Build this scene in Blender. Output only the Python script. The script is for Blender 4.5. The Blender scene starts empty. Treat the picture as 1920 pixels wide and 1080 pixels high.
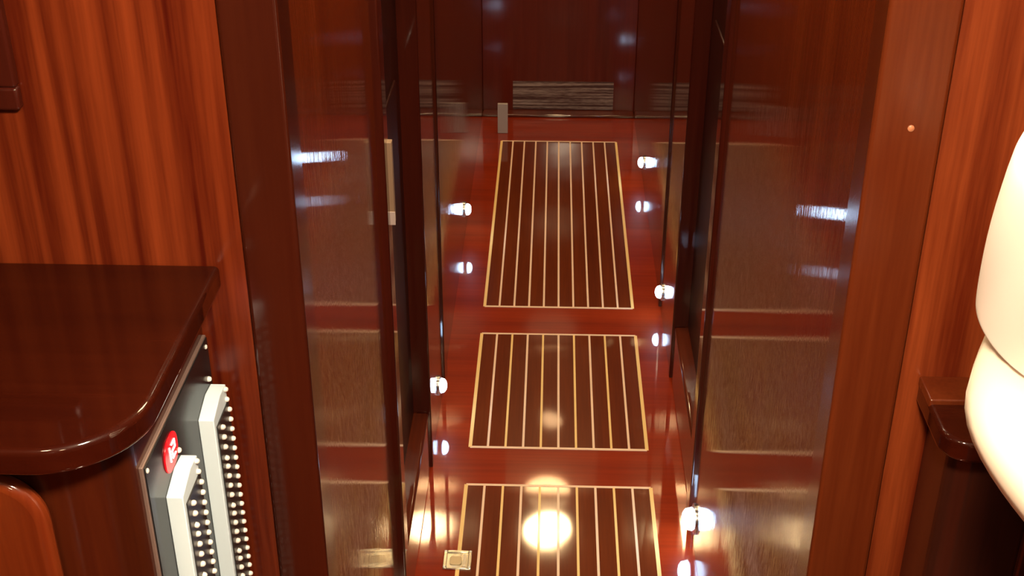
import bpy, bmesh, math, random
from mathutils import Vector, Matrix
random.seed(7)
S = bpy.context.scene
COL = S.collection

# ------------------------------------------------------------------ camera
PITCH, YAW = 28.847, 1.860
cd = bpy.data.cameras.new('camera'); cam = bpy.data.objects.new('camera', cd); COL.objects.link(cam)
cd.sensor_width = 36.0; cd.lens = 2400 / 1920 * 36.0; cd.clip_start = 0.02
cam.location = (-0.031, 0, 1.75)
cam.rotation_euler = (math.radians(90 - PITCH), 0, math.radians(YAW))
S.camera = cam
# ------------------------------------------------------------------ world, exposure
w = bpy.data.worlds.new('world'); S.world = w; w.use_nodes = True
w.node_tree.nodes['Background'].inputs[0].default_value = (0.05, 0.03, 0.02, 1)
w.node_tree.nodes['Background'].inputs[1].default_value = 0.3
S.view_settings.view_transform = 'Standard'; S.view_settings.look = 'None'
S.view_settings.exposure = 0.0; S.view_settings.gamma = 1; S.view_settings.use_curve_mapping = False

RIGHT_LAMP = 600.0     # emission of the saloon lamp beside the person
CABIN_LAMP = 95.0      # emission of the left cabin lamp and the added rear one
END_LAMP = 110.0        # emission of the lamp at the far end of the passage
PASSAGE_LAMP = 44.0    # emission of the two other passage lamps
COURTESY = 38.0        # emission of the low courtesy lights

# ------------------------------------------------------------------ materials
def nodes(name):
    m = bpy.data.materials.new(name); m.use_nodes = True
    nt = m.node_tree; return m, nt, nt.nodes['Principled BSDF']

def plain(name, col, rough=.4, metal=0., coat=0., emit=None, es=0., spec=.5):
    m, nt, b = nodes(name)
    b.inputs['Base Color'].default_value = (*col, 1); b.inputs['Roughness'].default_value = rough
    b.inputs['Metallic'].default_value = metal; b.inputs['Coat Weight'].default_value = coat
    b.inputs['Coat Roughness'].default_value = .05
    b.inputs['Specular IOR Level'].default_value = spec
    if emit:
        b.inputs['Emission Color'].default_value = (*emit, 1); b.inputs['Emission Strength'].default_value = es
    # faint procedural mottling so no surface is perfectly uniform
    tc = nt.nodes.new('ShaderNodeTexCoord'); n = nt.nodes.new('ShaderNodeTexNoise'); n.inputs['Scale'].default_value = 40
    nt.links.new(tc.outputs['Object'], n.inputs['Vector'])
    mr = nt.nodes.new('ShaderNodeMapRange'); mr.inputs[3].default_value = max(0, rough - .03); mr.inputs[4].default_value = rough + .04
    nt.links.new(n.outputs['Fac'], mr.inputs[0]); nt.links.new(mr.outputs[0], b.inputs['Roughness'])
    return m

def wood(name, dark, light, axis='Z', freq=30., stretch=40., contrast=(.3, .7), rough=.4, coat=1., coat_rough=.06, wave=.0, wave_scale=3., fine=.35, coat_ior=1.5, ridge=0., ridge_freq=60.):
    """Varnished veneer: streaks run along `axis` in object space."""
    m, nt, b = nodes(name); L = nt.links.new
    tc = nt.nodes.new('ShaderNodeTexCoord'); mp = nt.nodes.new('ShaderNodeMapping')
    sc = [freq] * 3; sc['XYZ'.index(axis)] = freq / stretch
    mp.inputs['Scale'].default_value = sc
    L(tc.outputs['Object'], mp.inputs['Vector'])
    n1 = nt.nodes.new('ShaderNodeTexNoise'); n1.inputs['Scale'].default_value = 1; n1.inputs['Detail'].default_value = 3; n1.inputs['Distortion'].default_value = .25
    L(mp.outputs[0], n1.inputs['Vector'])
    mp2 = nt.nodes.new('ShaderNodeMapping'); sc2 = [freq * 7] * 3; sc2['XYZ'.index(axis)] = freq / 3
    mp2.inputs['Scale'].default_value = sc2; L(tc.outputs['Object'], mp2.inputs['Vector'])
    n2 = nt.nodes.new('ShaderNodeTexNoise'); n2.inputs['Scale'].default_value = 1; n2.inputs['Detail'].default_value = 4
    L(mp2.outputs[0], n2.inputs['Vector'])
    mx = nt.nodes.new('ShaderNodeMix'); mx.inputs[0].default_value = fine
    L(n1.outputs['Fac'], mx.inputs[2]); L(n2.outputs['Fac'], mx.inputs[3])
    cr = nt.nodes.new('ShaderNodeValToRGB')
    cr.color_ramp.elements[0].position = contrast[0]; cr.color_ramp.elements[0].color = (*dark, 1)
    cr.color_ramp.elements[1].position = contrast[1]; cr.color_ramp.elements[1].color = (*light, 1)
    L(mx.outputs[0], cr.inputs[0]); L(cr.outputs[0], b.inputs['Base Color'])
    b.inputs['Roughness'].default_value = rough
    b.inputs['Coat Weight'].default_value = coat; b.inputs['Coat Roughness'].default_value = coat_rough
    b.inputs['Coat IOR'].default_value = coat_ior
    b.inputs['Specular IOR Level'].default_value = .06
    if wave:
        nw = nt.nodes.new('ShaderNodeTexNoise'); nw.inputs['Scale'].default_value = wave_scale; nw.inputs['Detail'].default_value = 1
        L(tc.outputs['Object'], nw.inputs['Vector'])
        bp = nt.nodes.new('ShaderNodeBump'); bp.inputs['Strength'].default_value = 1; bp.inputs['Distance'].default_value = wave
        L(nw.outputs['Fac'], bp.inputs['Height']); L(bp.outputs[0], b.inputs['Coat Normal'])
        if ridge:      # shallow varnished grain ridges: reflections smear across the grain
            mr = nt.nodes.new('ShaderNodeMapping'); s3 = [ridge_freq] * 3; s3['XYZ'.index(axis)] = ridge_freq / 60
            mr.inputs['Scale'].default_value = s3; L(tc.outputs['Object'], mr.inputs['Vector'])
            nr = nt.nodes.new('ShaderNodeTexNoise'); nr.inputs['Scale'].default_value = 1; nr.inputs['Detail'].default_value = 3
            L(mr.outputs[0], nr.inputs['Vector'])
            b2 = nt.nodes.new('ShaderNodeBump'); b2.inputs['Strength'].default_value = 1; b2.inputs['Distance'].default_value = ridge
            L(nr.outputs['Fac'], b2.inputs['Height']); L(bp.outputs[0], b2.inputs['Normal']); L(b2.outputs[0], b.inputs['Coat Normal'])
    return m

M = {}
M['sapele'] = wood('striped_sapele', (0.0496, 0.0037, 0.0009), (0.1860, 0.0310, 0.0074), 'Z', 50, 60, (.34, .66), .45, .5, .22, fine=.15)
M['sapele_bounce'] = wood('striped_sapele_bounce_lit', (0.0780, 0.0090, 0.0021), (0.2040, 0.0390, 0.0096), 'Z', 40, 50, (.36, .62), .45, .5, .22, fine=.2)  # lighter sapele: light bounced off the arm is painted into the colour
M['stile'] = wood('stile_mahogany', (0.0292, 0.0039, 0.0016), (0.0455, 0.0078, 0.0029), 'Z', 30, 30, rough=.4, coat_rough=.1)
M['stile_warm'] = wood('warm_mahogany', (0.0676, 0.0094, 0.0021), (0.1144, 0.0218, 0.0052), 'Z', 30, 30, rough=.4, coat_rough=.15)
M['wall'] = wood('passage_mahogany', (.082, .010, .0018), (.15, .024, .004), 'Z', 14, 20, rough=.4, coat_rough=.03, wave=.0005, wave_scale=3, coat_ior=1.42, ridge=.00009, ridge_freq=330)
M['floor'] = wood('sole_mahogany', (.19, .013, .002), (.33, .032, .005), 'X', 14, 20, rough=.4, coat_rough=.05, wave=.0010, wave_scale=4)
M['plank'] = wood('hatch_plank', (.100, .014, .0022), (.170, .029, .0045), 'Y', 26, 25, rough=.4, coat_rough=.05, wave=.0010, wave_scale=4)
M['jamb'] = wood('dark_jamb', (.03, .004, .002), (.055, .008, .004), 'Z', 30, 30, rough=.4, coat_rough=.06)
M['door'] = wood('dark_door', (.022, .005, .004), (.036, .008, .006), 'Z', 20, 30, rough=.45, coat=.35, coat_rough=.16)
M['sill'] = wood('door_sill', (.07, .010, .004), (.12, .02, .006), 'Y', 20, 20, rough=.4, coat_rough=.06)
M['end'] = wood('end_door_mahogany', (.09, .010, .005), (.15, .018, .008), 'Z', 14, 20, rough=.5, coat=.3, coat_rough=.10, wave=.0006)
M['counter'] = wood('counter_mahogany', (0.0180, 0.0018, 0.0006), (0.0330, 0.0042, 0.0012), 'X', 16, 20, rough=.4, coat_rough=.06, wave=.0005)
M['cabinet'] = wood('cabinet_mahogany', (0.0263, 0.0037, 0.0015), (0.0525, 0.0090, 0.0023), 'Z', 30, 25, rough=.4, coat_rough=.12)
M['cabinet_door'] = wood('cabinet_door_mahogany', (0.0825, 0.0097, 0.0023), (0.1500, 0.0255, 0.0053), 'Z', 30, 25, rough=.4, coat_rough=.12)
M['cabinet_dark'] = wood('dark_cabinet_mahogany', (.02, .005, .003), (.04, .009, .005), 'Z', 30, 25, rough=.45, coat_rough=.15)
M['ceiling'] = wood('ceiling_board', (.05, .014, .006), (.08, .022, .010), 'Y', 20, 25, rough=.6, coat=.2, coat_rough=.3)
M['gold'] = plain('holly_border', (.96, .66, .26), .45, coat=.2)
M['holly'] = plain('holly_stripe', (.95, .68, .50), .45, coat=.2)
M['chrome'] = plain('chrome', (.8, .76, .66), .16, 1)
M['steel'] = plain('brushed_steel', (.45, .42, .38), .4, 1)
M['brass'] = plain('worn_brass', (.55, .45, .30), .45, .6)
M['black'] = plain('black_panel', (.010, .010, .011), .22, spec=.22)
M['black_plastic'] = plain('black_plastic', (.02, .02, .02), .35)
M['edge'] = plain('panel_edge', (.22, .15, .13), .35, .4)
M['grey'] = plain('grey_plastic', (.66, .80, .90), .45)
M['white'] = plain('white_toggle', (.8, .78, .74), .3, coat=.5)
M['smoked'] = plain('smoked_mirror', (.42, .34, .30), .05, .6)
M['dull'] = plain('dull_latch_metal', (.30, .20, .13), .5, .3)
M['pale'] = plain('pale_plastic', (.42, .34, .32), .5)
M['reflection_streaks'] = wood('grey_reflection_streaks', (.07, .025, .02), (.50, .38, .33), 'X', 110, 60, (.45, .68), rough=.4, coat=.3, coat_rough=.3)  # streaky grey reflection painted into the colour
M['led'] = plain('red_led', (.2, 0, 0), .3, emit=(1, .22, .2), es=22)
M['led_dim'] = plain('red_led_dim', (.06, 0, 0), .25, emit=(1, .006, .012), es=1.3)
M['courtesy'] = plain('courtesy_lens', (.8, .85, 1), .3, emit=(.50, .72, 1.0), es=COURTESY)
M['bezel'] = plain('lamp_bezel', (.7, .7, .75), .25, 1)
M['lamp_end'] = plain('warm_lamp_lens', (1, .9, .7), .4, emit=(1, .70, .34), es=END_LAMP)
M['lamp_passage'] = plain('passage_lamp_lens', (1, .9, .7), .4, emit=(1, .72, .38), es=PASSAGE_LAMP)
M['lamp_right'] = plain('bright_lamp_lens', (1, .95, .85), .4, emit=(1, .80, .56), es=RIGHT_LAMP)
M['lamp_cabin'] = plain('cabin_lamp_lens', (1, .9, .7), .4, emit=(1, .74, .42), es=CABIN_LAMP)
M['skin'] = plain('skin', (.92, .80, .66), .55)
M['shirt'] = plain('shirt_cloth', (.93, .82, .74), .85)
M['trousers'] = plain('trouser_cloth', (.08, .09, .13), .85)
M['hair'] = plain('hair', (.04, .025, .015), .6)
M['eye'] = plain('eye_white', (.8, .8, .78), .3)
M['iris'] = plain('iris', (.05, .03, .02), .3)
M['lip'] = plain('lips', (.45, .18, .14), .5)
M['shoe'] = plain('shoe_leather', (.03, .02, .015), .4)

# ------------------------------------------------------------------ helpers
def box(bm, x0, x1, y0, y1, z0, z1):
    vs = [bm.verts.new((x, y, z)) for x in (x0, x1) for y in (y0, y1) for z in (z0, z1)]
    for f in ((0, 1, 3, 2), (4, 6, 7, 5), (0, 4, 5, 1), (2, 3, 7, 6), (0, 2, 6, 4), (1, 5, 7, 3)):
        bm.faces.new([vs[i] for i in f])

def prism(bm, pts, a, b, axis='z'):
    """Extrude a 2-D outline between a and b along axis."""
    def P(p, t):
        return {'z': (p[0], p[1], t), 'y': (p[0], t, p[1]), 'x': (t, p[0], p[1])}[axis]
    lo = [bm.verts.new(P(p, a)) for p in pts]; hi = [bm.verts.new(P(p, b)) for p in pts]
    bm.faces.new(lo); bm.faces.new(hi)
    n = len(pts)
    for i in range(n): bm.faces.new([lo[i], lo[(i + 1) % n], hi[(i + 1) % n], hi[i]])

def lathe(bm, prof, origin, axis=(0, 0, 1), seg=24):
    q = Vector((0, 0, 1)).rotation_difference(Vector(axis).normalized()); o = Vector(origin)
    rings = []
    for r, h in prof:
        rings.append([bm.verts.new(o + q @ Vector((r * math.cos(2 * math.pi * k / seg), r * math.sin(2 * math.pi * k / seg), h))) for k in range(seg)])
    for a, b in zip(rings, rings[1:]):
        for k in range(seg): bm.faces.new([a[k], a[(k + 1) % seg], b[(k + 1) % seg], b[k]])
    bm.faces.new(rings[0]); bm.faces.new(rings[-1])

def rounded(x0, x1, y0, y1, r, seg=6):
    pts = []
    for cx, cy, a0 in ((x1 - r, y1 - r, 0), (x0 + r, y1 - r, 90), (x0 + r, y0 + r, 180), (x1 - r, y0 + r, 270)):
        for i in range(seg + 1):
            a = math.radians(a0 + 90 * i / seg); pts.append((cx + r * math.cos(a), cy + r * math.sin(a)))
    return pts

def obj(name, bm, mat, parent=None, bevel=0., seg=3, smooth=True, loc=None):
    bmesh.ops.recalc_face_normals(bm, faces=bm.faces)
    me = bpy.data.meshes.new(name); bm.to_mesh(me); bm.free()
    o = bpy.data.objects.new(name, me); COL.objects.link(o)
    me.materials.append(M[mat] if isinstance(mat, str) else mat)
    if parent is not None: o.parent = parent; o.matrix_parent_inverse = Matrix.Translation(parent.location).inverted() if parent.location.length else Matrix()
    if bevel:
        b = o.modifiers.new('bevel', 'BEVEL'); b.width = bevel; b.segments = seg; b.limit_method = 'ANGLE'; b.angle_limit = math.radians(40)
    if smooth:
        for p in me.polygons: p.use_smooth = True
        bpy.context.view_layer.objects.active = o
        me.set_sharp_from_angle(angle=math.radians(42))
    return o

def thing(name, label, cat, loc, group=None):
    o = bpy.data.objects.new(name, None); COL.objects.link(o); o.location = loc; o.empty_display_size = .05
    o['label'] = label; o['category'] = cat
    if group: o['group'] = group
    return o

def tag(o, label, cat, group=None):
    o['label'] = label; o['category'] = cat
    if group: o['group'] = group
    return o

def struct(name, bm, mat, parent=None, **k):
    o = obj(name, bm, mat, parent, **k)
    if parent is None: o['kind'] = 'structure'
    return o

def B(): return bmesh.new()

# ------------------------------------------------------------------ the setting
XL, XR = -.288, .278          # faces of the passage walls
YB = 1.165                    # face of the bulkheads that look back at the camera
YE = 4.547                    # end door
ZC = 1.92                     # ceiling
bm = B(); box(bm, -1.25, 1.25, -1.3, YE + .3, -.05, 0); struct('floor', bm, 'floor', smooth=False)
bm = B(); box(bm, -1.25, 1.25, -1.3, YE + .3, ZC, ZC + .05); struct('ceiling', bm, 'ceiling', smooth=False)

def passage_wall(name, x0, x1, openings):
    bm = B(); y = YB + .03
    for a, b in openings:
        box(bm, x0, x1, y, a, 0, ZC); box(bm, x0, x1, a, b, 1.83, ZC); y = b
    box(bm, x0, x1, y, YE + .1, 0, ZC)
    return struct(name, bm, 'wall', bevel=.002)
DL, DR = (1.79, 2.33), (2.185, 2.72)
passage_wall('wall_left', XL - .07, XL, [DL])
passage_wall('wall_right', XR, XR + .07, [DR])

# bulkheads either side of the passage, facing the camera
bm = B(); box(bm, -1.25, -.346, YB, YB + .03, 0, ZC); struct('wall_front_left', bm, 'sapele', smooth=False)
bm = B(); box(bm, .346, 1.25, YB, YB + .03, 0, ZC); struct('wall_front_right', bm, 'sapele_bounce', smooth=False)
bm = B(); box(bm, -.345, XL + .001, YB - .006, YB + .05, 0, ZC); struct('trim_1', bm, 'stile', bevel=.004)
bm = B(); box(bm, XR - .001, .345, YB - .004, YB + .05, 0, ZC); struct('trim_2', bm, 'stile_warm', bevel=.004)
# saloon behind and around the camera
bm = B(); box(bm, -1.3, -1.25, -1.3, YB, 0, ZC); struct('wall_saloon_left', bm, 'cabinet', smooth=False)
bm = B(); box(bm, 1.25, 1.3, -1.3, YB, 0, ZC); struct('wall_saloon_right', bm, 'cabinet', smooth=False)
bm = B(); box(bm, -1.3, 1.3, -1.35, -1.3, 0, ZC); struct('wall_back', bm, 'cabinet', smooth=False)

# cabin doors recessed in both passage walls
def side_door(n, side, y0, y1):
    x = XL if side < 0 else XR
    def bx(bm, d0, d1, *r):      # d: depth measured outwards from the wall face (negative = into the passage)
        a, b = x + side * d0, x + side * d1
        box(bm, min(a, b), max(a, b), *r)
    bm = B(); bx(bm, .035, .062, y0 + .002, y1 - .002, .15, 1.83)
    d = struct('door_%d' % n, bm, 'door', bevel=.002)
    bm = B(); bx(bm, .030, .036, y0 + .09, y1 - .09, .28, .95); bx(bm, .030, .036, y0 + .09, y1 - .09, 1.05, 1.74)
    obj('door_panel', bm, 'door', d, bevel=.004)
    return d, bx
def frame(n, bx, ya, yb, z1=1.83, mat='jamb', depth=.012):
    bm = B(); bx(bm, -depth, .03, ya, yb, 0, z1); return struct('trim_%d' % n, bm, mat, bevel=.003)
d1, bxL = side_door(1, -1, *DL); d2, bxR = side_door(2, 1, *DR)
frame(3, bxL, DL[0] - .045, DL[0] + .0005); frame(4, bxL, DL[1] - .0005, DL[1] + .02, depth=.003)
frame(5, bxR, DR[0] - .05, DR[0] + .0005, depth=.008); frame(6, bxR, DR[1] - .0005, DR[1] + .025, depth=.003)
frame(7, bxL, 2.66, 2.73, mat='stile', depth=.005); frame(8, bxR, 3.08, 3.16, mat='stile', depth=.005)
for k, (bx, (a, b)) in enumerate(((bxL, DL), (bxR, DR))):
    bm = B(); bx(bm, .002, .066, a, b, 0, .15); struct('trim_%d' % (9 + k), bm, 'sill', bevel=.006)
for k, (sd, (a, b)) in enumerate(((-1, DL), (1, DR))):
    bm = B(); x = XL if sd < 0 else XR
    for y0_, y1_ in ((a - .0002, a + .0015), (b - .0015, b + .0002)): box(bm, min(x, x + sd * .07), max(x, x + sd * .07), y0_, y1_, .15, 1.83)
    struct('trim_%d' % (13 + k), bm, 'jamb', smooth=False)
# handles and strike plate
for d, x, y, s in ((d1, XL - .035, DL[1] - .07, -1), (d2, XR + .035, DR[1] - .07, 1)):
    bm = B(); lathe(bm, [(.022, 0), (.022, .004), (.009, .006), (.009, .022)], (x, y, 1.22), (-s, 0, 0), 20)
    box(bm, x - s * .022 - .004, x - s * .022 + .004, y - .008, y + .008, 1.12, 1.228)
    obj('door_handle', bm, 'steel', d, bevel=.002)

# end door with frame
bm = B(); box(bm, XL, XR, YE, YE + .04, .0, ZC); d3 = struct('door_3', bm, 'end', bevel=.002)
bm = B(); box(bm, -.20, .20, YE - .006, YE + .001, 1.02, 1.80); obj('door_glass', bm, 'smoked', d3, bevel=.002)
bm = B(); lathe(bm, [(.022, 0), (.022, .005), (.012, .008), (.02, .03), (.016, .04)], (.22, YE, .98), (0, -1, 0), 20); obj('door_knob', bm, 'chrome', d3)
bm = B(); box(bm, -.175, .20, YE - .002, YE + .0005, .014, .125); obj('reflection_sheet', bm, 'reflection_streaks', d3, smooth=False)  # added thin sheet carrying the painted grey reflection at the door's foot
bm = B(); box(bm, -0.2240, -0.1870, 4.3370, 4.3490, 0, 0.1130)
tag(obj('door_stop', bm, 'pale', bevel=.002), 'small pale upright door stop behind the left corner of the farthest hatch', 'door stop')
bm = B(); box(bm, XL, XR, YE - .05, YE, 0, .012); struct('trim_11', bm, 'sill', bevel=.004)
bm = B(); box(bm, XL, XR, YE - .012, YE + .0005, ZC - .09, ZC); struct('trim_12', bm, 'stile', bevel=.003)

# locker door high on the left bulkhead
t = thing('locker_door', 'small locker door in a dark frame high on the striped left bulkhead', 'cupboard door', (-.75, YB, 1.3))
bm = B()
for r in ((-.97, -.545, 1.302, 1.325), (-.97, -.545, 1.80, 1.823), (-.568, -.545, 1.325, 1.80), (-.97, -.947, 1.325, 1.80)):
    box(bm, r[0], r[1], YB - .012, YB, r[2], r[3])
obj('frame', bm, 'jamb', t, bevel=.003)
bm = B(); box(bm, -.944, -.571, YB - .008, YB, 1.328, 1.797); obj('panel', bm, 'sapele', t, bevel=.003)
bm = B(); lathe(bm, [(.008, 0), (.008, .012), (.014, .016), (.014, .024)], (-.90, YB - .008, 1.55), (0, -1, 0), 18); obj('knob', bm, 'chrome', t)
# little plug on the right stile
bm = B(); lathe(bm, [(.0032, 0), (.0032, .0012), (.002, .002)], (.314, YB - .004, 1.292), (0, -1, 0), 16)
tag(obj('screw_cap', bm, 'stile_warm'), 'tiny round screw cap on the upright right of the passage', 'screw cap')
bpy.data.objects['screw_cap'].data.materials[0] = plain('pale_plug', (.40, .15, .07), .4)

# ------------------------------------------------------------------ floor hatches
def hatch(y0, y1, label, first=False):
    xa, xb = -.206, .2015
    t = thing('floor_hatch', label, 'floor hatch', (0, y0, 0), 'striped floor hatches along the passage')
    bm = B(); box(bm, xa, xb, y0, y1, 0.0002, .0012); obj('planking', bm, 'plank', t, smooth=False)
    for x in (xa, xb):
        bm = B(); box(bm, x - .0040, x + .0040, y0, y1, .0004, .0018); obj('side_border', bm, 'gold', t, smooth=False)
    for y in (y0, y1):
        bm = B(); box(bm, xa, xb, y - .0034, y + .0034, .0004, .0017); obj('end_border', bm, 'holly', t, smooth=False)
    for i in range(1, 10):
        bm = B(); x = xa + (xb - xa) * i / 10; wd = .0026
        box(bm, x - wd, x + wd, y0, y1, .0004, .0016); obj('inlay_strip', bm, 'gold' if i in (2, 4, 6, 8) and y1 < 3 else 'holly', t, smooth=False)
    return t
hatch(3.067, 4.263, 'long striped floor hatch farthest along the passage, in front of the end door')
hatch(2.410, 2.921, 'short striped floor hatch in the middle of the three')
h3 = hatch(1.20, 2.269, 'nearest striped floor hatch with a chrome latch on its left edge')
# flush latch
lx0, lx1, ly0, ly1 = -.2365, -.179, 1.988, 2.044
bm = B(); box(bm, lx0, lx1, ly0, ly1, .0012, .003); lt = obj('latch', bm, 'chrome', h3, bevel=.0008)
bm = B()
for r in ((lx0, lx0 + .007, ly0, ly1), (lx1 - .007, lx1, ly0, ly1), (lx0 + .007, lx1 - .007, ly0, ly0 + .007), (lx0 + .007, lx1 - .007, ly1 - .007, ly1)):
    box(bm, *r, .003, .0055)
obj('latch_frame', bm, 'chrome', lt, bevel=.001)
bm = B(); prism(bm, rounded(lx0 + .013, lx1 - .02, ly0 + .013, ly1 - .018, .006), .003, .0048); obj('finger_lever', bm, 'brass', lt, bevel=.0006)
bm = B(); box(bm, lx1 - .017, lx1 - .012, ly0 + .012, ly1 - .012, .003, .005); obj('hinge_bar', bm, 'steel', lt)
for sx in (lx0 + .0035, lx1 - .0035):
    for sy in (ly0 + .004, ly1 - .004):
        bm = B(); lathe(bm, [(.0025, 0), (.0025, .0006), (.0012, .0012)], (sx, sy, .0055), seg=10); obj('screw', bm, 'white', lt)

# ------------------------------------------------------------------ courtesy lights
def courtesy(side, y, z, label, k=1.):
    x = (XL if side < 0 else XR) - side * 0.0005
    t = thing('courtesy_light', label, 'light', (x, y, z), 'low courtesy lights on the passage walls')
    bm = B(); lathe(bm, [(.024 * k, 0), (.024 * k, .004), (.019 * k, .007)], (x, y, z), (-side, 0, 0), 24); obj('bezel', bm, 'bezel', t)
    bm = B(); lathe(bm, [(.0175 * k, .005), (.0175 * k, .009), (.0155 * k, .015 * k), (.010 * k, .019 * k), (.004 * k, .0205 * k)], (x, y, z), (-side, 0, 0), 20); obj('lens', bm, 'courtesy', t)
courtesy(-1, 3.48, .1, 'small white light low on the left wall, the farther of two there')
courtesy(-1, 2.53, .09, 'small white light low on the left wall, just past the dark doorway')
courtesy(1, 3.90, .08, 'small white light low on the right wall nearest the end door')
courtesy(1, 3.03, .075, 'small white light low on the right wall, middle of three')
courtesy(1, 2.08, .07, 'brightest white light low on the right wall beside the nearest hatch', 1.35)

# ceiling lamps
def dome(name, label, x, y, r, mat, grp=None):
    t = thing(name, label, 'ceiling lamp', (x, y, ZC), grp)
    bm = B(); lathe(bm, [(r * 1.15, 0), (r * 1.15, .012), (r * 1.02, .02)], (x, y, ZC), (0, 0, -1), 32); obj('base_ring', bm, 'brass', t)
    bm = B(); lathe(bm, [(r, .012), (r, .03), (r * .93, .038), (r * .6, .042), (r * .15, .043)], (x, y, ZC), (0, 0, -1), 32); obj('lens', bm, mat, t)
dome('ceiling_lamp', 'round warm lamp on the passage ceiling mirrored in the nearest hatch', -.022, 4.42, .095, 'lamp_end')
dome('ceiling_lamp', 'round warm lamp in the middle of the passage ceiling', -.01, 2.95, .14, 'lamp_passage')
dome('ceiling_lamp', 'round warm lamp on the passage ceiling nearest the saloon', -.01, 1.62, .14, 'lamp_passage')
dome('ceiling_lamp', 'small warm lamp on the passage ceiling before the lamp by the end door', -.01, 3.83, .05, 'lamp_passage')
dome('ceiling_lamp', 'round warm lamp on the saloon ceiling beside the person in the cream shirt', .06, .36, .085, 'lamp_right')
dome('ceiling_lamp', 'round warm lamp on the saloon ceiling above the left counter', -.50, .25, .07, 'lamp_cabin')
dome('ceiling_lamp', 'added unseen lamp at the back of the saloon ceiling, brightening the switch panel', .0, -.55, .07, 'lamp_cabin')  # added to brighten the breaker housings; no such lamp is in view

# ------------------------------------------------------------------ left cabinet, countertop
def corner_outline(xr, yf, r, x0=-1.25, yb=YB, seg=14):
    pts = [(x0, yb), (xr, yb)]
    for i in range(seg + 1):
        a = math.radians(90 * i / seg)
        pts.append((xr - r + r * math.cos(a), yf + r - r * math.sin(a)))
    pts.append((x0, yf)); return pts
t = thing('counter_cabinet', 'tall dark mahogany cabinet with rounded corner at the left, carrying the black switch panel', 'cabinet', (-.8, 1.0, 0))
bm = B(); prism(bm, corner_outline(-.400, .868, .06, -1.249, YB - .0005), 0, 1.104); obj('body', bm, 'cabinet', t)
# raised arched door on its front
def arch(x0, x1, z0, z1, r, seg=10):
    pts = [(x0, z0), (x1, z0)]
    for i in range(seg + 1):
        a = math.radians(90 * i / seg); pts.append((x1 - r + r * math.cos(a), z1 - r + r * math.sin(a)))
    for i in range(seg + 1):
        a = math.radians(90 + 90 * i / seg); pts.append((x0 + r + r * math.cos(a), z1 - r + r * math.sin(a)))
    return pts
bm = B(); prism(bm, arch(-.80, -.458, .12, 1.090, .05), .850, .869, 'y'); cdoor = obj('door', bm, 'cabinet_door', t, bevel=.010, seg=5)
bm = B(); lathe(bm, [(.006, 0), (.006, .012), (.013, .018), (.013, .026)], (-.77, .85, .85), (0, -1, 0), 18); obj('knob', bm, 'chrome', cdoor)
bm = B(); prism(bm, corner_outline(-.372, .835, .085, -1.249, YB - .0005), 1.104, 1.131)
tag(obj('countertop', bm, 'counter', bevel=.006, seg=4), 'glossy dark countertop with a rounded front corner on the left cabinet', 'countertop')

# ------------------------------------------------------------------ electrical switch panel on the cabinet side
PX = -.395
t = thing('switch_panel', 'black electrical switch panel with a red display and two columns of toggles', 'switch panel', (PX, 1.05, .9))
py0, py1, pz0, pz1 = .926, 1.162, .52, 1.047
bm = B(); box(bm, PX - .0055, PX - .0012, py0, py1, pz0, pz1); obj('bezel', bm, 'edge', t, bevel=.001)
bm = B(); box(bm, PX - .0050, PX, py0 + .0022, py1 - .001, pz0 + .002, pz1 - .0022); obj('faceplate', bm, 'black', t, bevel=.0006)
for y, z in ((py0 + .007, pz1 - .008), (py1 - .009, pz1 - .010), (py0 + .007, pz0 + .008), (py1 - .009, pz0 + .008)):
    bm = B(); lathe(bm, [(.0026, 0), (.0026, .0008), (.0014, .0016)], (PX, y, z), (1, 0, 0), 14); obj('screw', bm, 'white', t)
# display
bm = B(); prism(bm, rounded(.978, 1.020, .994, 1.030, .016), PX, PX + .0016, 'x'); dp = obj('display', bm, 'led_dim', t, bevel=.0005)
SEG = {'a': (0, 1, 1, 1), 'b': (1, .5, 1, 1), 'c': (1, 0, 1, .5), 'd': (0, 0, 1, 0), 'e': (0, 0, 0, .5), 'f': (0, .5, 0, 1), 'g': (0, .5, 1, .5)}
for ch, y0 in (('bc', .984), ('abged', 1.000)):
    bm = B(); wy, hz, th = .0095, .0155, .0013
    for s in ch:
        a = SEG[s]; ya, yb = sorted((y0 + a[0] * wy, y0 + a[2] * wy)); za, zb = sorted((1.0045 + a[1] * hz, 1.0045 + a[3] * hz))
        box(bm, PX + .0016, PX + .0024, ya - th / 2, yb + th / 2, za - th / 2, zb + th / 2)
    obj('digit', bm, 'led', dp, smooth=False)
# two banks: grey housing with a sloping shoulder, black face, toggles, lamps
def bank(y0, top, n, pitch=.0129):
    bm = B()
    prism(bm, [(y0, pz0 + .02), (y0 + .058, pz0 + .02), (y0 + .058, top + .004), (y0 + .034, top + .006), (y0, top - .004)], PX, PX + .0165, 'x')
    hb = obj('breaker_housing', bm, 'grey', t, bevel=.001)
    bm = B(); box(bm, PX + .0165, PX + .0180, y0 + .006, y0 + .057, pz0 + .024, top - .016); obj('breaker_face', bm, 'black_plastic', hb, bevel=.0004)
    for i in range(n):
        z = top - .026 - i * pitch
        if z < pz0 + .03: break
        up = 1 if (i * 7 + int(y0 * 100)) % 5 else -1
        bm = B(); lathe(bm, [(.0026, 0), (.0030, .0015), (.0030, .0030), (.0021, .0046), (.0008, .0052)], (PX + .0175, y0 + .019, z), (1, 0, .45 * up), 12)
        obj('toggle', bm, 'white', hb)
    for i in range(n + 3):
        z = top + .014 - i * pitch
        if z < pz0 + .03: break
        bm = B(); lathe(bm, [(.0029, 0), (.0029, .0018), (.0021, .0034), (.0008, .0040)], (PX + (.018 if z < top - .016 else .0165 if z < top + .003 else 0), y0 + .052, z), (1, 0, 0), 14)
        obj('indicator_stud', bm, 'white', hb)
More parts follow.
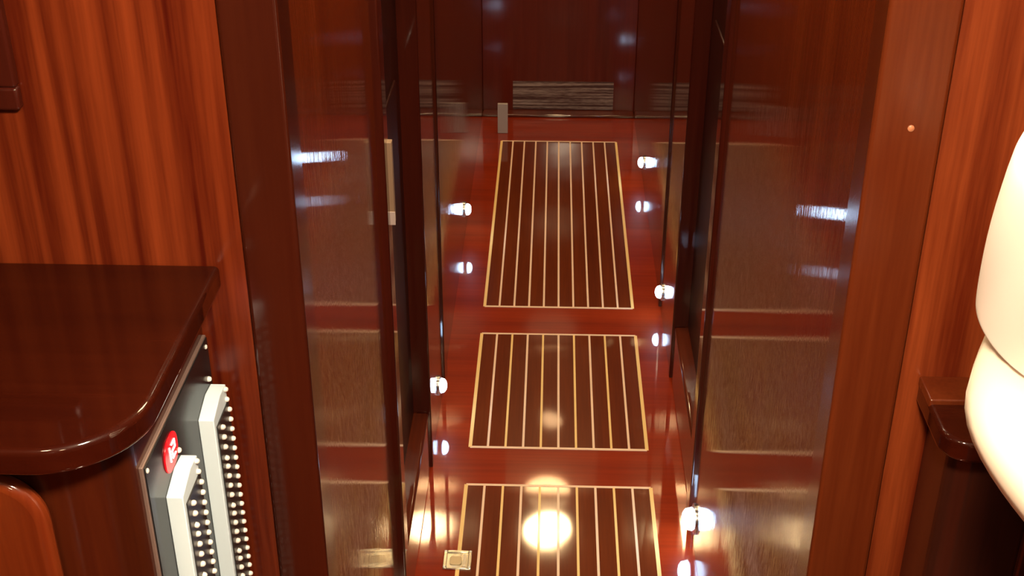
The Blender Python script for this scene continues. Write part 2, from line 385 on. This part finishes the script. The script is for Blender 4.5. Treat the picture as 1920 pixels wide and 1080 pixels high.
bank(.968, .985, 40)
bank(1.094, .987, 40)

# ------------------------------------------------------------------ right cabinet
t = thing('counter_cabinet', 'dark mahogany cabinet at the right, lower than the left one, behind the bent elbow', 'cabinet', (.8, 1.0, 0))
def mirror_outline(x, yf, r, yb=YB - .0005):
    return [(-p[0], p[1]) for p in corner_outline(-x, yf, r, -1.249, yb)]
bm = B(); prism(bm, mirror_outline(.385, 1.072, .025), 0, .978); obj('body', bm, 'cabinet_dark', t)
bm = B(); prism(bm, arch(.47, .86, .12, .94, .03), 1.062, 1.073, 'y'); dd = obj('door', bm, 'cabinet_dark', t, bevel=.006, seg=4)
bm = B(); lathe(bm, [(.006, 0), (.006, .012), (.013, .018), (.013, .026)], (.83, 1.062, .72), (0, -1, 0), 18); obj('knob', bm, 'chrome', dd)
bm = B(); prism(bm, mirror_outline(.366, 1.050, .03), .978, 1.003)
ct = tag(obj('countertop', bm, 'counter', bevel=.005, seg=4), 'dark narrow ledge top on the right cabinet, behind the bent elbow', 'countertop')
bm = B(); box(bm, .366, 1.249, 1.119, YB - .0005, .998, 1.009); obj('back_batten', bm, 'stile_warm', ct, bevel=.002)

# strike plate on the left door jamb
bm = B(); box(bm, -0.2810, -0.2690, 1.772, 1.786, 0.8820, 1.0180)
kp = tag(obj('door_latch', bm, 'dull', bevel=.001), 'narrow tan metal door latch bar on the dark left door jamb', 'latch')
bm = B(); box(bm, -0.2810, -0.2680, 1.770, 1.7725, 0.8820, 0.9040); obj('latch_tip', bm, 'pale', kp, bevel=.0005)

# ------------------------------------------------------------------ person
def skinned(name, pts, edges, mat, parent=None, sub=2, root=0):
    me = bpy.data.meshes.new(name); me.from_pydata([p[:3] for p in pts], edges, []); me.update()
    o = bpy.data.objects.new(name, me); COL.objects.link(o); me.materials.append(M[mat])
    me.skin_vertices or None
    s = o.modifiers.new('skin', 'SKIN'); s.use_smooth_shade = True; s.branch_smoothing = .4
    for i, p in enumerate(pts):
        r = p[3]; ry = p[4] if len(p) > 4 else r
        me.skin_vertices[0].data[i].radius = (r, ry); me.skin_vertices[0].data[i].use_root = (i == root)
    u = o.modifiers.new('sub', 'SUBSURF'); u.levels = sub; u.render_levels = sub
    if parent is not None: o.parent = parent
    return o

def person():
    pts, ed = [], []
    def v(x, y, z, r, ry=None, link=None):
        pts.append((x, y, z, r, ry if ry else r)); i = len(pts) - 1
        if link is not None: ed.append((link, i))
        return i
    cx, cy = .520, .64
    pel = v(cx, cy, 1.00, .15, .12)
    bel = v(cx, cy, 1.15, .145, .12, pel); che = v(cx, cy - .005, 1.34, .155, .125, bel)
    up = v(cx, cy, 1.46, .12, .09, che); nk = v(cx, cy + .005, 1.53, .062, .062, up)
    nk2 = v(cx, cy + .012, 1.58, .056, .058, nk)
    chin = v(cx, cy + .03, 1.665, .074, .090, nk2); hd = v(cx, cy + .02, 1.74, .090, .112, chin); v(cx, cy + .015, 1.80, .076, .095, hd)
    # left-in-photo arm, bent
    sh = v(0.3270, 0.6900, 1.4960, .062, .062, up)
    a1 = v(0.3330, 0.8000, 1.3330, .042, .042, sh)
    a2 = v(0.3420, 0.8450, 1.2400, .040, .040, a1)
    el = v(0.3420, 0.8600, 1.1860, .052, .052, a2)
    f1 = v(0.3620, 0.8300, 1.1600, .056, .056, el)
    f2 = v(0.4170, 0.7700, 1.0920, .044, .044, f1)
    wr = v(.440, .685, .985, .028, .034, f2)
    pm = v(.470, .655, .925, .024, .042, wr)
    # other arm hanging
    s2 = v(cx + .19, cy, 1.475, .056, .056, up); b1 = v(cx + .22, cy - .005, 1.34, .045, .045, s2); e2 = v(cx + .235, cy - .01, 1.17, .038, .038, b1)
    g1 = v(cx + .24, cy + .015, 1.07, .038, .038, e2); w2 = v(cx + .235, cy + .05, .90, .024, .027, g1); p2 = v(cx + .23, cy + .06, .83, .020, .038, w2)
    for s in (-1, 1):
        th = v(cx + s * .09, cy, .86, .085, .085, pel); kn = v(cx + s * .10, cy + .01, .50, .055, .058, th)
        cf = v(cx + s * .10, cy - .01, .36, .052, .055, kn); an = v(cx + s * .10, cy - .01, .09, .036, .038, cf)
        ft = v(cx + s * .105, cy + .06, .045, .036, .034, an); v(cx + s * .11, cy + .16, .034, .034, .026, ft)
    def fingers(base, d, side, nrm):
        d = Vector(d).normalized(); side = Vector(side).normalized(); nrm = Vector(nrm).normalized(); b = Vector(pts[base][:3])
        for k, ln in enumerate((.070, .078, .072, .058)):
            o = b + side * (-.028 + .0187 * k) + d * .028
            last = base
            for j, fr in enumerate((0, .45, .78, 1)):
                q = o + d * ln * fr + nrm * (.018 * fr * fr)
                last = v(*q, .0095 - .0012 * j, None, last)
        q = b - side * .030 - d * .006; l = v(*q, .011, None, base)
        q = q - side * .016 + d * .024 + nrm * .008; l = v(*q, .0105, None, l)
        q = q - side * .004 + d * .026 + nrm * .008; v(*q, .009, None, l)
    fingers(pm, (.55, -.45, -.7), (.5, .85, -.15), (.6, -.3, .6))
    fingers(p2, (0, .15, -1), (0, 1, .15), (-1, 0, 0))
    t = thing('person', 'person in a cream short sleeved shirt, bent elbow at the right edge', 'person', (cx, cy, 0))
    body = skinned('body', pts, ed, 'skin'); body.parent = t; body.matrix_parent_inverse = Matrix.Translation((cx, cy, 0)).inverted()
    inv = Matrix.Translation((cx, cy, 0)).inverted()
    def ch(o, par=t):
        o.parent = par; o.matrix_parent_inverse = inv if par is t else Matrix(); return o
    # shirt: torso plus sleeve, its hem cut on a slant
    sp = [(cx, cy, .94, .172, .145), (cx, cy, 1.14, .164, .142), (cx, cy - .003, 1.34, .174, .146), (cx, cy, 1.475, .130, .105), (cx, cy + .003, 1.53, .074, .074),
          (cx + .188, cy, 1.478, .078, .078), (cx + .222, cy - .004, 1.34, .068, .068), (cx + .232, cy - .007, 1.25, .066, .066), (cx - .165, .665, 1.50, .076, .076)]
    ch(skinned('shirt', sp, [(0, 1), (1, 2), (2, 3), (3, 4), (3, 5), (5, 6), (6, 7), (3, 8)], 'shirt'))
    # loose short sleeve, lofted along the upper arm, hem cut on a slant
    path = [(Vector((0.3420, 0.6600, 1.5040)), .085), (Vector((0.3310, 0.6900, 1.4990)), .076), (Vector((0.3210, 0.7300, 1.4660)), .064), (Vector((0.3260, 0.7700, 1.4060)), .058), (Vector((0.3310, 0.8100, 1.3400)), .052)]
    hemc = Vector((0.3370, 0.8450, 1.2510))
    rt = Vector((math.cos(math.radians(YAW)), math.sin(math.radians(YAW)), 0)); fw = cam.rotation_euler.to_matrix() @ Vector((0, 0, -1)); upv = rt.cross(fw)
    bm = B(); rings = []; N = 40
    for i, (c, rad) in enumerate(path):
        nx = path[i + 1][0] if i + 1 < len(path) else hemc
        pv = path[i - 1][0] if i else c
        d = (nx - pv).normalized(); e1 = d.cross(fw).normalized(); e2 = d.cross(e1)
        if e1.dot(rt) > 0: e1 = -e1
        if e2.dot(fw) > 0: e2 = -e2
        rings.append([bm.verts.new(c + (e1 * math.cos(2 * math.pi * k / N) + e2 * math.sin(2 * math.pi * k / N)) * rad * (1 + .025 * math.sin(5 * 2 * math.pi * k / N + i * .8))) for k in range(N)])
    e1 = (-rt * .90 + upv * .42).normalized(); e2 = (-upv * .78 - fw * .6 + -rt * .1).normalized()
    for t_ in (0, 1):
        rings.append([bm.verts.new(hemc + (e1 * math.cos(2 * math.pi * k / N) * .0475 + e2 * math.sin(2 * math.pi * k / N) * .0445) * (1 - .03 * t_) - (upv * .003) * t_) for k in range(N)])
    for a_, b_ in zip(rings, rings[1:]):
        for k in range(N): bm.faces.new([a_[k], a_[(k + 1) % N], b_[(k + 1) % N], b_[k]])
    sl = ch(obj('sleeve', bm, 'shirt')); so = sl.modifiers.new('solid', 'SOLIDIFY'); so.thickness = .0015; su = sl.modifiers.new('sub', 'SUBSURF'); su.levels = su.render_levels = 2
    tp = [(cx, cy, 1.02, .158, .13), (cx, cy, .94, .165, .138), (cx - .09, cy, .86, .098, .098), (cx - .10, cy + .01, .50, .072, .075), (cx - .10, cy - .005, .10, .062, .066),
          (cx + .09, cy, .86, .098, .098), (cx + .10, cy + .01, .50, .072, .075), (cx + .10, cy - .005, .10, .062, .066)]
    ch(skinned('trousers', tp, [(0, 1), (1, 2), (2, 3), (3, 4), (1, 5), (5, 6), (6, 7)], 'trousers'))
    for s in (-1, 1):
        ch(skinned('shoe', [(cx + s * .10, cy - .04, .045, .046, .044), (cx + s * .105, cy + .07, .043, .046, .042), (cx + s * .112, cy + .19, .036, .040, .034)], [(0, 1), (1, 2)], 'shoe'))
    # head details
    fy = cy + .112
    bm = B(); bmesh.ops.create_uvsphere(bm, u_segments=24, v_segments=16, radius=1)
    for q in bm.verts:
        q.co = Vector((cx + q.co.x * .094, cy + .008 + q.co.y * .112, 1.775 + q.co.z * .100))
    bmesh.ops.delete(bm, geom=[q for q in bm.verts if q.co.z < 1.765 + (.045 if q.co.y > cy + .05 else -.05 if q.co.y < cy else 0)], context='VERTS')
    ch(obj('hair', bm, 'hair'))
    for s in (-1, 1):
        bm = B(); bmesh.ops.create_uvsphere(bm, u_segments=16, v_segments=10, radius=.0105)
        for q in bm.verts: q.co += Vector((cx + s * .031, fy - .002, 1.745))
        e = ch(obj('eye', bm, 'eye'))
        bm = B(); bmesh.ops.create_uvsphere(bm, u_segments=12, v_segments=8, radius=.0055)
        for q in bm.verts: q.co += Vector((cx + s * .031, fy + .007, 1.745))
        io = obj('iris', bm, 'iris'); io.parent = e
        bm = B(); bmesh.ops.create_uvsphere(bm, u_segments=16, v_segments=10, radius=1)
        for q in bm.verts: q.co = Vector((cx + s * .080 + q.co.x * .008, cy + .015 + q.co.y * .018, 1.735 + q.co.z * .030))
        ch(obj('ear', bm, 'skin'))
    ch(skinned('nose', [(cx, fy - .004, 1.74, .008), (cx, fy + .010, 1.715, .011), (cx, fy + .004, 1.705, .013)], [(0, 1), (1, 2)], 'skin'))
    ch(skinned('mouth', [(cx - .022, fy - .010, 1.678, .004), (cx, fy + .0, 1.678, .007), (cx + .022, fy - .010, 1.678, .004)], [(0, 1), (1, 2)], 'lip', root=1))
person()
